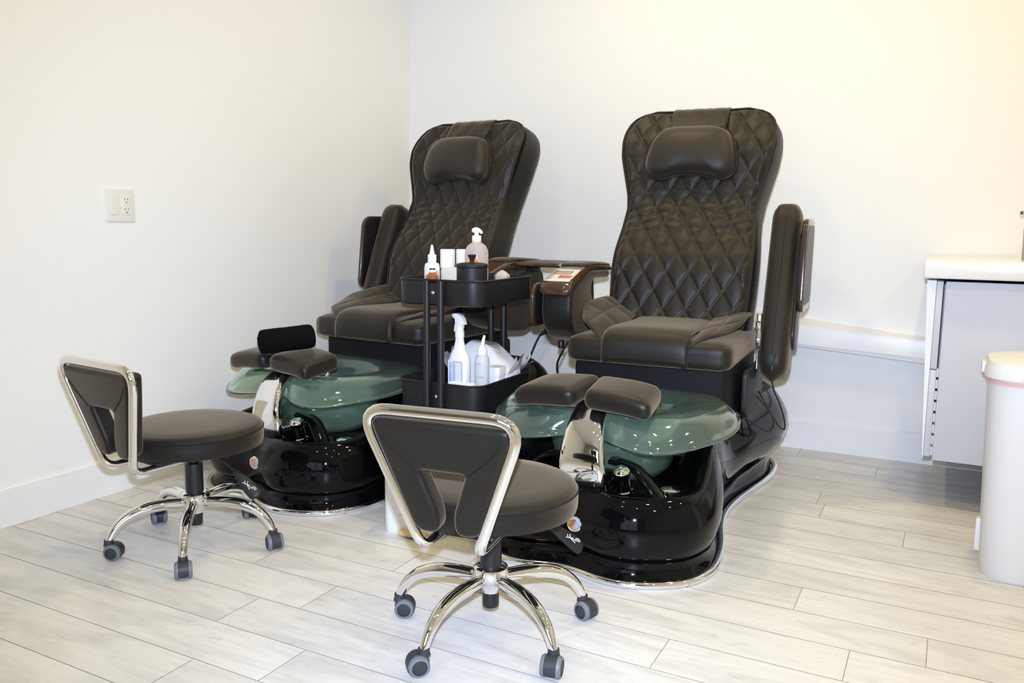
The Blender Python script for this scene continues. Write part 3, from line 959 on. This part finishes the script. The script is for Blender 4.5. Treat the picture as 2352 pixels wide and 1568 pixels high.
# stool at the middle chair
LEV = math.radians(-44)
def stool(loc, rot, label, leg0, swivels, lever):
    global LEV
    LEV = lever
    r = make_stool()
    r.location = loc; r.rotation_euler = (0, 0, rot)
    r['label'] = label; r['group'] = 'rolling stools'
    for k in range(5): make_leg_caster(r, leg0 + k * 2 * PI / 5 - rot, swivels[k] - rot)
    return r
stool((-.945, 1.708, 0), R_(7), 'round black chrome-legged stool facing the pedicure chair with the control panel', R_(190),
      [R_(207), R_(45), R_(100), R_(160), R_(100)], R_(45 - 7))
stool((-2.02, 1.755, 0), R_(-6), 'round black chrome-legged stool near the wall plate, facing the chair with the towel', R_(237.8),
      [R_(210), R_(140), R_(150), R_(-30), R_(-30)], R_(6 + 6))

# ------------------------------------------------------------------ trolley between the chairs
CX, CY = -1.545, 2.605
def make_cart():
    t = thing('utility_trolley', 'black three-tier metal trolley between the two pedicure chairs, loaded with bottles', 'trolley', (CX, CY, 0))
    W, D = .340, .425
    def tray(zb, zt):
        b = new()
        def ring(ins, z, r=.055): return [Vector((x, y, z)) for x, y in rrect(W - 2 * ins, D - 2 * ins, max(r - ins, .01), 8)]
        rings = [ring(.012, zb), ring(.003, zb + .004), ring(.001, zb + .012), ring(0, zt - .006), ring(-.004, zt - .004), ring(-.005, zt), ring(-.002, zt + .003), ring(.003, zt + .001), ring(.004, zt - .008), ring(.006, zb + .012), ring(.016, zb + .005)]
        loft(b, rings); return obj('tray', b, BLACKMETAL, t, 40)
    for zb, zt in ((.72, .808), (.348, .452), (.055, .155)): tray(zb, zt)
    for sy in (-1, 1):
        for x in (-.028, .028):
            b = new(); tube(b, [(x, sy * (D / 2 + .0135), .055), (x, sy * (D / 2 + .0135), .805)], .0125, 16)
            lathe(b, [(.0132, .380), (.0132, .383)], 16, T(x, sy * (D / 2 + .0135), 0)); obj('post', b, BLACKMETAL, t)
        for z in (.766, .405, .105):
            b = new(); lathe(b, [(0, 0), (.0068, 0), (.0062, .003), (.003, .005), (0, .0052)], 16, T(0, sy * (D / 2 + (.0173 if z > .7 else .001)), z) @ RX(PI / 2 * (1 if sy < 0 else -1))); obj('bolt', b, STEEL, t)
        b = new(); box(b, (0, sy * (D / 2 + .0115), .762), (.05, .012, .07), .002); obj('post_clamp', b, BLACKMETAL, t)
    for sx in (-1, 1):
        for sy in (-1, 1):
            b = new(); M = T(sx * .12, sy * .165, .022)
            lathe(b, [(0, -.009), (.020, -.009), (.022, -.006), (.022, .006), (.020, .009), (0, .009)], 20, M @ RY(PI / 2))
            box(b, (sx * .12, sy * .165, .045), (.026, .03, .022), .004); obj('caster', b, BLACKPL, t)
make_cart()

GT = 'supplies in the top tray of the trolley'
GM = 'supplies in the middle tray of the trolley'
ZT, ZM = .7255, .3535
def pump_bottle(x, y, z):
    t = thing('pump_bottle', 'clear pump bottle of peach liquid with a white pump, tallest in the trolley', 'bottle', (x, y, z), 0, GT)
    b = new(); lathe(b, [(0, 0), (.040, 0), (.0425, .004), (.0425, .165), (.040, .182), (.032, .197), (.02, .205), (.0165, .207), (.0165, .213), (0, .213)], 36); obj('bottle', b, mat('frosted_clear_plastic', (.93, .87, .84), .12, trans=.62, ior=1.2), t, 50)
    b = new(); lathe(b, [(0, .003), (.038, .003), (.0405, .006), (.0405, .150), (0, .150)], 32); obj('liquid', b, PINKLIQ, t)
    b = new()
    arc = [(.0428 * math.cos(a), .0428 * math.sin(a)) for a in [R_(-150 + 75 * k / 12) for k in range(13)]]
    loft(b, [[Vector((p[0], p[1], z_)) for p in arc] for z_ in (.03, .135)], False); obj('front_label', b, WHITEPL, t, solid=.0006)
    b = new(); lathe(b, [(0, 0), (.017, 0), (.017, .001), (0, .001)], 24, T(.012, -.0424, .138) @ RX(PI / 2)); obj('label_dot', b, ORANGE, t)
    b = new()
    lathe(b, [(0, .205), (.0165, .205), (.0165, .230), (.015, .232), (.008, .232), (.008, .244), (0, .244)], 28)
    tube(b, spline([(-.016, 0, .246), (-.006, 0, .2515), (.006, 0, .251), (.016, 0, .246), (.022, 0, .239)], 5), [.006, .007, .0085, .009, .009, .009, .009, .009, .0085, .008, .008, .007, .007, .0065, .0065, .006, .006, .0055, .005, .0048, .0045], 12)
    obj('pump', b, WHITEPL, t, 50)
pump_bottle(-1.500, 2.590, ZT)

def canister():
    t = thing('lidded_canister', 'matte black round canister with a knobbed lid on the trolley top', 'canister', (-1.453, 2.478, ZT), 0, GT)
    b = new(); lathe(b, [(0, 0), (.050, 0), (.053, .003), (.053, .124), (.051, .126), (0, .126)], 40); obj('body', b, MATBLACK, t, 40)
    b = new(); lathe(b, [(0, .126), (.0545, .126), (.0555, .128), (.0555, .134), (.053, .137), (.035, .141), (0, .143)], 40); lid = obj('lid', b, MATBLACK, t, 40)
    b = new(); lathe(b, [(.008, .141), (.0075, .150), (.012, .160), (.0155, .165), (.0145, .168), (0, .170)], 28); obj('knob', b, MATBLACK, lid, 50)
canister()

def dropper_bottle():
    t = thing('nozzle_bottle', 'white squeeze bottle with pointed nozzle and orange label on the trolley top', 'bottle', (-1.640, 2.515, ZT), 0, GT)
    b = new(); lathe(b, [(0, 0), (.026, 0), (.028, .003), (.028, .115), (.025, .130), (.014, .136), (.014, .142), (0, .142)], 30); obj('body', b, WHITEPL, t, 50)
    b = new(); lathe(b, [(0, .138), (.0155, .138), (.0155, .162), (.010, .164), (.0085, .168), (.0045, .194), (.003, .197), (0, .198)], 28); obj('nozzle_cap', b, WHITEPL, t, 40)
    b = new(); arc = [(.0284 * math.cos(a), .0284 * math.sin(a)) for a in [R_(-62 + 48 * k / 8) for k in range(9)]]
    loft(b, [[Vector((p[0], p[1], z_)) for p in arc] for z_ in (.06, .105)], False); obj('orange_label', b, ORANGE, t, solid=.0006)
dropper_bottle()

def capped_bottle(x, y, h, label):
    t = thing('capped_bottle', label, 'bottle', (x, y, ZT), 0, GT)
    b = new(); lathe(b, [(0, 0), (.023, 0), (.025, .003), (.025, h - .078), (.023, h - .066), (0, h - .066)], 30); obj('body', b, WHITEPL, t, 40)
    b = new(); lathe(b, [(0, h - .066), (.0268, h - .066), (.0268, h - .003), (.0255, h), (0, h)], 30); obj('cap', b, WHITEPL, t, 40)
capped_bottle(-1.612, 2.575, .181, 'tall-capped plain white bottle beside the pointed-nozzle bottle on the trolley')
capped_bottle(-1.585, 2.640, .180, 'tall-capped plain white bottle just left of the pump bottle on the trolley')
b = new(); box(b, (0, 0, .06), (.062, .05, .12), .002); o = obj('small_carton', b, BEIGE); o.location = (-1.542, 2.500, ZT); tag(o, 'small cream carton beside the black canister in the trolley', 'box', GT)
t = thing('dropper_vial', 'tiny amber glass vial with white cap at the front of the trolley top', 'bottle', (-1.598, 2.452, ZT), 0, GT)
b = new(); lathe(b, [(0, 0), (.021, 0), (.0235, .003), (.0235, .085), (.021, .095), (.012, .100), (.012, .104), (0, .104)], 28); obj('body', b, AMBER, t, 50)
b = new(); lathe(b, [(0, .100), (.0115, .100), (.0115, .113), (0, .113)], 24); lathe(b, [(0, .113), (.0105, .113), (.0105, .118), (0, .118)], 24, mi=1); obj('cap', b, [WHITEPL, BLACKPL], t, 40)
t = thing('crystal_dish', 'small cut-glass dish at the far end of the trolley top', 'dish', (-1.463, 2.715, ZT), 0, GT)
b = new()
rings = []
for r_, z_ in ((.020, 0), (.022, .02), (.024, .055), (.027, .085), (.016, .097), (.003, .105)):
    rings.append([Vector((r_ * (1 + .08 * (k % 2)) * math.cos(2 * PI * k / 16), r_ * (1 + .08 * (k % 2)) * math.sin(2 * PI * k / 16), z_)) for k in range(16)])
loft(b, rings); obj('glass', b, CRYSTAL, t, 0)

def text(name, body, size, M, m, parent):
    cu = bpy.data.curves.new(name, 'FONT'); cu.body = body; cu.size = size; cu.extrude = .0002
    cu.materials.append(m)
    tmp = bpy.data.objects.new(name, cu); link(tmp)
    bpy.context.view_layer.update()
    me = bpy.data.meshes.new_from_object(tmp.evaluated_get(bpy.context.evaluated_depsgraph_get()))
    bpy.data.objects.remove(tmp); me.name = name
    o = bpy.data.objects.new(name, me); link(o, parent); o.matrix_local = M
    o['kind'] = 'stuff'
    return o

def spray_bottle():
    t = thing('spray_bottle', 'white trigger spray bottle lettered DISINFECTANT in the middle tray', 'spray bottle', (-1.502, 2.478, ZM), R_(-8), GM)
    b = new(); w = .080
    rings = []
    for k, z in ((.94, 0), (1, .005), (1, .16), (.97, .175), (.82, .19), (.56, .21), (.42, .235), (.33, .262)):
        rings.append([Vector((x, y * .9, z)) for x, y in rrect(w * k, w * .78 * k, .026 * k, 6)])
    loft(b, rings); obj('bottle', b, WHITEPL, t, 50)
    b = new(); lathe(b, [(0, .252), (.0165, .252), (.0165, .272), (.0145, .274), (.0145, .290), (0, .290)], 24); obj('collar', b, WHITEPL, t, 40)
    b = new()
    hd = [(-.026, .333), (-.010, .336), (.008, .330), (.020, .318), (.026, .298), (.014, .298), (.013, .284), (-.013, .284), (-.0135, .298), (-.015, .315), (-.026, .322)]
    prism(b, hd, -.011, .011, .003, 2, M=Matrix(((1, 0, 0, 0), (0, 0, 1, 0), (0, 1, 0, 0), (0, 0, 0, 1)))); hdo = obj('trigger_head', b, WHITEPL, t, 40)
    b = new()
    tr = [(-.0135, .312), (-.020, .290), (-.022, .270), (-.0185, .270), (-.0135, .292)]
    prism(b, tr, -.006, .006, .0015, 2, M=Matrix(((1, 0, 0, 0), (0, 0, 1, 0), (0, 1, 0, 0), (0, 0, 0, 1)))); obj('trigger', b, WHITEPL, hdo, 40)
    yf = -w * .78 * .9 / 2 - .0006
    b = new(); box(b, (.004, yf, .098), (.066, .0006, .15)); lb = obj('label', b, LABEL, t)
    text('label_lettering', 'DISINFECTANT', .0125, T(-.0135, yf - .0008, .091) @ RY(-PI / 2) @ RX(PI / 2) @ Matrix.Diagonal((.86, 1, 1, 1)), BLUE, lb)
    b = new()
    for (x0, z0, x1, z1) in ((-.006, .168, .033, .168), (-.006, .03, -.006, .168), (.033, .03, .033, .168), (-.002, .04, -.002, .164), (.002, .04, .002, .158)):
        box(b, ((x0 + x1) / 2, yf - .0007, (z0 + z1) / 2), (max(abs(x1 - x0), .0011), .0004, max(abs(z1 - z0), .0011)))
    obj('label_lines', b, BLUE, lb)
spray_bottle()

def clear_bottle():
    t = thing('clear_nozzle_bottle', 'translucent bottle with white twist nozzle beside the spray bottle', 'bottle', (-1.424, 2.500, ZM), 0, GM)
    b = new(); lathe(b, [(0, 0), (.024, 0), (.0255, .003), (.0255, .175), (.023, .187), (.016, .193), (.016, .2), (0, .2)], 30)
    m = mat('frosted_plastic', (.80, .82, .87), .3, trans=.35, ior=1.3)
    obj('bottle', b, m, t, 50)
    b = new(); lathe(b, [(0, .194), (.0175, .194), (.0175, .214), (.010, .222), (.0075, .226), (0, .226)], 24)
    tube(b, [(0, 0, .222), (.004, 0, .24), (.009, 0, .262)], [.008, .0065, .004], 12); obj('nozzle_cap', b, WHITEPL, t, 40)
    b = new()
    for z, x0, x1 in ((.166, -.018, .008), (.162, -.018, .010)): box(b, ((x0 + x1) / 2, -.0262, z), (x1 - x0, .0005, .0012))
    box(b, (-.011, -.0262, .147), (.0015, .0005, .004)); box(b, (-.014, -.0262, .118), (.006, .0005, .0012))
    obj('faint_print', b, GREYINK, t)
    text('print_lettering', 'Power', .011, T(-.006, -.0264, .115) @ RX(PI / 2), GREYINK, t)
clear_bottle()

def bag():
    t = thing('cotton_pack', 'white cotton pack in clear crinkled plastic filling the middle tray', 'pack', (-1.530, 2.718, ZM), R_(2), GM)
    b = new(); N, K = 40, 16; rings = []
    rnd = random.Random(5)
    ph = [rnd.uniform(0, 6) for _ in range(6)]
    def blob(k0, grow, amp):
        rings = []
        for j in range(K + 1):
            t_ = j / K; z = .205 * t_
            k = (1 - max(0, t_ - .55) ** 2 * 2.6)
            rr = []
            for i in range(N):
                th = 2 * PI * i / N
                c, s = math.cos(th), math.sin(th)
                x = math.copysign(abs(c) ** .6, c) * .128 * k + .0; y = math.copysign(abs(s) ** .6, s) * .078 * k
                w = 1 + amp * (math.sin(5 * th + ph[0] + 4 * t_) + math.sin(9 * th + ph[1] - 7 * t_) * .6)
                rr.append(Vector((x * w * grow, y * w * grow, z * grow + amp * .12 * math.sin(3 * th + ph[2]) * t_ - .035 * t_ * (c > 0) * c)))
            rings.append(rr)
        return rings
    loft(b, blob(0, 1.0, .018)); obj('cotton', b, PAPER, t, 60)
    # crinkled film sticking out at both ends
    for sx in (-1, 1):
        b = new(); n = 12; rows = []
        for j in range(n + 1):
            row = []
            for i in range(n + 1):
                u, v = i / n, j / n
                row.append(b.verts.new((sx * (.122 + .032 * v), -.072 + .144 * u, .10 + .065 * v + .012 * math.sin(14 * u + sx) * v + .008 * math.sin(23 * u) * v - .03 * v * abs(u - .5))))
            rows.append(row)
        for r0, r1 in zip(rows, rows[1:]):
            for i in range(n): b.faces.new((r0[i], r0[i + 1], r1[i + 1], r1[i]))
        obj('plastic_film', b, FILM, t, 0)
bag()
t = thing('white_tub', 'short white lidded tub at the right front of the middle tray', 'tub', (-1.416, 2.588, ZM), 0, GM)
b = new()
loft(b, [[Vector((x, y, z)) for x, y in rrect(.05 * k, .062 * k, .012)] for k, z in ((.94, 0), (1, .11))]); obj('body', b, WHITEPL, t, 40)
b = new(); loft(b, [[Vector((x, y, z)) for x, y in rrect(.054 * k, .066 * k, .013)] for k, z in ((1, .11), (1, .136), (.97, .14))]); obj('lid', b, WHITEPL, t, 40)
t = thing('white_file_tray', 'shallow white plastic dish lying at the front of the middle tray', 'dish', (-1.463, 2.428, ZM), 0, GM)
b = new()
loft(b, [[Vector((x, y, z)) for x, y in rrect(.10 - 2 * i_, .034 - 2 * i_, .008)] for i_, z in ((.002, 0), (0, .10), (.002, .101), (.004, .03))]); obj('dish', b, WHITEPL, t, 40)

# ------------------------------------------------------------------ small pedal bin between the chairs
def pedal_bin():
    t = thing('pedal_bin', 'small white step bin with yellowed pedal on the floor between the chairs', 'bin', (-1.485, 2.245, 0), R_(4))
    b = new()
    rings = [[Vector((x, y, z)) for x, y in rrect(.215 * k, .225 * k, .03, 6)] for k, z in ((.97, 0), (1, .006), (1.0, .2), (1.01, .255), (.98, .258))]
    loft(b, rings); body = obj('body', b, WHITEPL, t, 40)
    b = new(); rings = [[Vector((x, y, z)) for x, y in rrect(.222 * k, .232 * k, .034, 6)] for k, z in ((1, .259), (1, .278), (.93, .292), (.6, .298))]
    loft(b, rings); obj('lid', b, WHITEPL, t, 40)
    # pedal housing and pedal
    b = new(); box(b, (.02, -.116, .035), (.13, .012, .06), .004); obj('pedal_recess', b, IVORY, body)
    b = new(); puff(b, (.02, -.128, .016), (.105, .03, .018), .006, N=5); obj('pedal', b, YELLOWED, t)
pedal_bin()

# ------------------------------------------------------------------ second outlet and the cords
t = thing('wall_outlet', 'white outlet plate with a black plug low on the back wall between the chairs', 'wall plate', (-1.81, YB, .445), 0)
b = new(); prism(b, rrect(.085, .118, .005), 0, .006, .002, M=RX(PI / 2)); obj('plate', b, IVORY, t)
t = thing('power_cord', 'black power cord with plug hanging under the middle chair armrest', 'cord', (-1.81, YB - .02, .45))
b = new(); box(b, (0, -.014, .005), (.034, .036, .03), .006); tube(b, [(0, -.025, .003), (-.02, -.04, -.006), (-.035, -.045, -.018)], [.012, .009, .006], 10); obj('plug', b, BLACKPL, t)
b = new(); tube(b, spline([(-.035, -.045, -.018), (-.055, -.06, -.07), (-.075, -.08, -.15), (-.07, -.09, -.25), (-.04, -.10, -.35), (-.02, -.1, -.43)], 8), .0055, 8); obj('cable', b, BLACKPL, t)
bpy.context.view_layer.update()
inv = chairR.matrix_world.inverted()
b = new(); tube(b, [inv @ p for p in spline([(-1.262, 2.875, .56), (-1.295, 2.875, .50), (-1.318, 2.90, .46), (-1.323, 2.93, .41), (-1.31, 2.99, .33), (-1.285, 3.02, .27), (-1.25, 3.04, .2)], 8)], .0042, 8)
obj('power_cable', b, BLACKPL, chairR)
b = new(); tube(b, [inv @ p for p in spline([(-.52, 2.985, .56), (-.525, 2.96, .50), (-.522, 3.0, .43), (-.507, 3.05, .37), (-.495, 3.1, .30), (-.497, 3.12, .262), (-.52, 3.12, .275), (-.555, 3.12, .33), (-.60, 3.14, .39)], 8)], .003, 8)
obj('power_cable', b, BLACKPL, chairR)
b = new(); tube(b, [inv @ p for p in spline([(-.60, 3.1, .38), (-.545, 3.08, .33), (-.525, 3.06, .29), (-.545, 3.02, .272), (-.62, 2.92, .345)], 8)], .003, 8)
obj('power_cable', b, BLACKPL, chairR)

# ------------------------------------------------------------------ counter at the right
def counter():
    y0 = 3.27
    t = thing('base_cabinet', 'light grey wall-hung cabinet under the white counter at the right edge', 'cabinet', (-.03, y0, 0))
    X0, X1 = .0, 1.25
    b = new(); box(b, ((X0 + X1) / 2 + .012, .325, .497), (X1 - X0 - .024, .60, .630)); obj('carcass', b, DARKGAP, t)
    b = new(); box(b, ((.022 + X1) / 2, .009, .497), (X1 - .022, .018, .638), .001); obj('door', b, GREYLAM, t)
    # left end: two stacked white fillers with a gap
    for z0, z1 in ((.505, .815), (.187, .501)):
        b = new(); box(b, (.0035, .30, (z0 + z1) / 2), (.021, .58, z1 - z0), .001); obj('end_panel', b, GREYLAM, t)
    b = new()
    k = [(-.038, .010, .818), (-.008, .010, .818), (-.008, .010, .182), (-.011, .010, .182)]
    loft(b, [[Vector((x, .012, z)) for x, _, z in k], [Vector((x, .62, z)) for x, _, z in k]]); obj('filler_strip', b, WALL, t)
    b = new()
    for z in [.19 + .0405 * i for i in range(8)]: box(b, (.0178, .006, z + .02), (.0070, .012, .030))
    obj('hinge_rail', b, GREYLAM, t)
    b = new(); box(b, (.60, .30, .858), (1.30, .655, .062), .006, 3)
    o = obj('countertop', b, QUARTZ); o.location = (-.03 + .0, y0 - .01, 0)
    tag(o, 'thick white countertop on the grey cabinet at the right edge', 'countertop')
    d = thing('soap_dispenser', 'taupe textured soap dispenser with chrome pump on the white counter', 'dispenser', (.262, 3.5, .8895))
    b = new(); lathe(b, [(0, 0), (.037, 0), (.039, .003), (.041, .11), (.038, .118), (.014, .122), (0, .122)], 32); obj('body', b, GLITTER, d, 40)
    b = new(); lathe(b, [(0, .12), (.013, .12), (.013, .135), (.005, .138), (.005, .16), (0, .16)], 20); box(b, (-.022, 0, .166), (.07, .016, .016), .002); obj('pump', b, CHROME, d, 40)
counter()

# ------------------------------------------------------------------ tall white bin at the right edge
def big_bin():
    t = thing('tall_waste_bin', 'tall white waste bin with domed lid and pink liner edge at the right edge', 'bin', (.285, 2.79, 0))
    b = new()
    rings = []
    for w, d, z in ((.285, .265, 0), (.29, .27, .008), (.325, .30, .575), (.326, .30, .58)):
        rings.append([Vector((x, y, z)) for x, y in rrect(w, d, .085, 10)])
    loft(b, rings); obj('body', b, BINWHITE, t, 40)
    b = new(); rings = [[Vector((x, y, z)) for x, y in rrect(.332, .306, .088, 10)] for z in (.568, .581)]
    loft(b, rings); obj('liner_edge', b, PINK, t, 40)
    b = new(); rings = []
    for w, d, z in ((.340, .315, .580), (.350, .322, .585), (.348, .32, .605), (.33, .305, .628), (.25, .23, .638), (.1, .09, .642)):
        rings.append([Vector((x, y, z)) for x, y in rrect(w, d, min(.09, d * .38), 10)])
    loft(b, rings); obj('lid', b, BINWHITE, t, 40)
    b = new(); box(b, (-.173, .02, .598), (.018, .07, .03), .004); obj('hinge', b, BINWHITE, t)
    b = new(); box(b, (-.152, .02, .085), (.016, .03, .10), .003); obj('pedal_rod', b, BINWHITE, t)
big_bin()

# ------------------------------------------------------------------ light
def area(name, loc, rot, size, power, col, shape='DISK', sy=None, spread=PI):
    l = bpy.data.lights.new(name, 'AREA'); l.shape = shape; l.size = size
    if sy: l.size_y = sy
    l.energy = power; l.color = col; l.spread = spread
    o = bpy.data.objects.new(name, l); link(o); o.location = loc; o.rotation_euler = rot
    return o
WARM = (1.0, .81, .40)
for ix, x in enumerate((-1.25, .1, 1.45)):
    for iy, y in enumerate((-1.2, .15, 1.5, 2.85)):
        area('downlight_back' if iy == 3 else 'downlight_front', (x, y, ZC - .012), (0, 0, 0), 0.13, (7.3 if ix == 2 else 11.4) if iy == 3 else (5.0, 5.0, 5.0)[iy] * (0 if iy == 0 else 1), WARM)
# daylight through the shop window behind the camera
area('window_daylight', ((wx0 + wx1) / 2, YF + .04, (wz0 + wz1) / 2), (-PI / 2, 0, 0), wx1 - wx0 - .1, 16, (.74, .86, 1.0), 'RECTANGLE', wz1 - wz0 - .1)
# the camera's own flash, just above the lens
l = bpy.data.lights.new('camera_flash', 'SPOT'); l.energy = 385; l.color = (.63, .75, 1.0); l.spot_size = R_(95); l.spot_blend = 1.0; l.shadow_soft_size = .02
fl = bpy.data.objects.new('camera_flash', l); link(fl)

w = bpy.data.worlds.new('world'); scene.world = w; w.use_nodes = True
w.node_tree.nodes['Background'].inputs[0].default_value = (.8, .88, 1, 1)
w.node_tree.nodes['Background'].inputs[1].default_value = .3

# ------------------------------------------------------------------ camera
f_px, pitch, yaw, roll = 1916.06, R_(8.0343), R_(27.596), R_(.5831)
fw = Vector((-math.sin(yaw) * math.cos(pitch), math.cos(yaw) * math.cos(pitch), -math.sin(pitch)))
rt = Vector((math.cos(yaw), math.sin(yaw), 0)); up = rt.cross(fw)
rt2 = rt * math.cos(roll) + up * math.sin(roll); up2 = up * math.cos(roll) - rt * math.sin(roll)
cd = bpy.data.cameras.new('camera'); cd.sensor_width = 36; cd.sensor_fit = 'HORIZONTAL'; cd.lens = 36 * f_px / 2352
cd.clip_start = .02
cam = bpy.data.objects.new('camera', cd); link(cam)
Mc = Matrix((rt2, up2, -fw)).transposed().to_4x4(); Mc.translation = (0, 0, 1.0)
cam.matrix_world = Mc
scene.camera = cam
fl.matrix_world = Matrix.Translation(Vector((0, 0, 1.0)) + up2 * .11 + fw * .03) @ Matrix((rt2, up2, -fw)).transposed().to_4x4()

vs = scene.view_settings
vs.view_transform = 'Standard'; vs.look = 'None'; vs.gamma = 1; vs.use_curve_mapping = False
vs.exposure = 0.0
scene.cycles.use_denoising = True
scene.cycles.max_bounces = 10
scene.cycles.transmission_bounces = 10
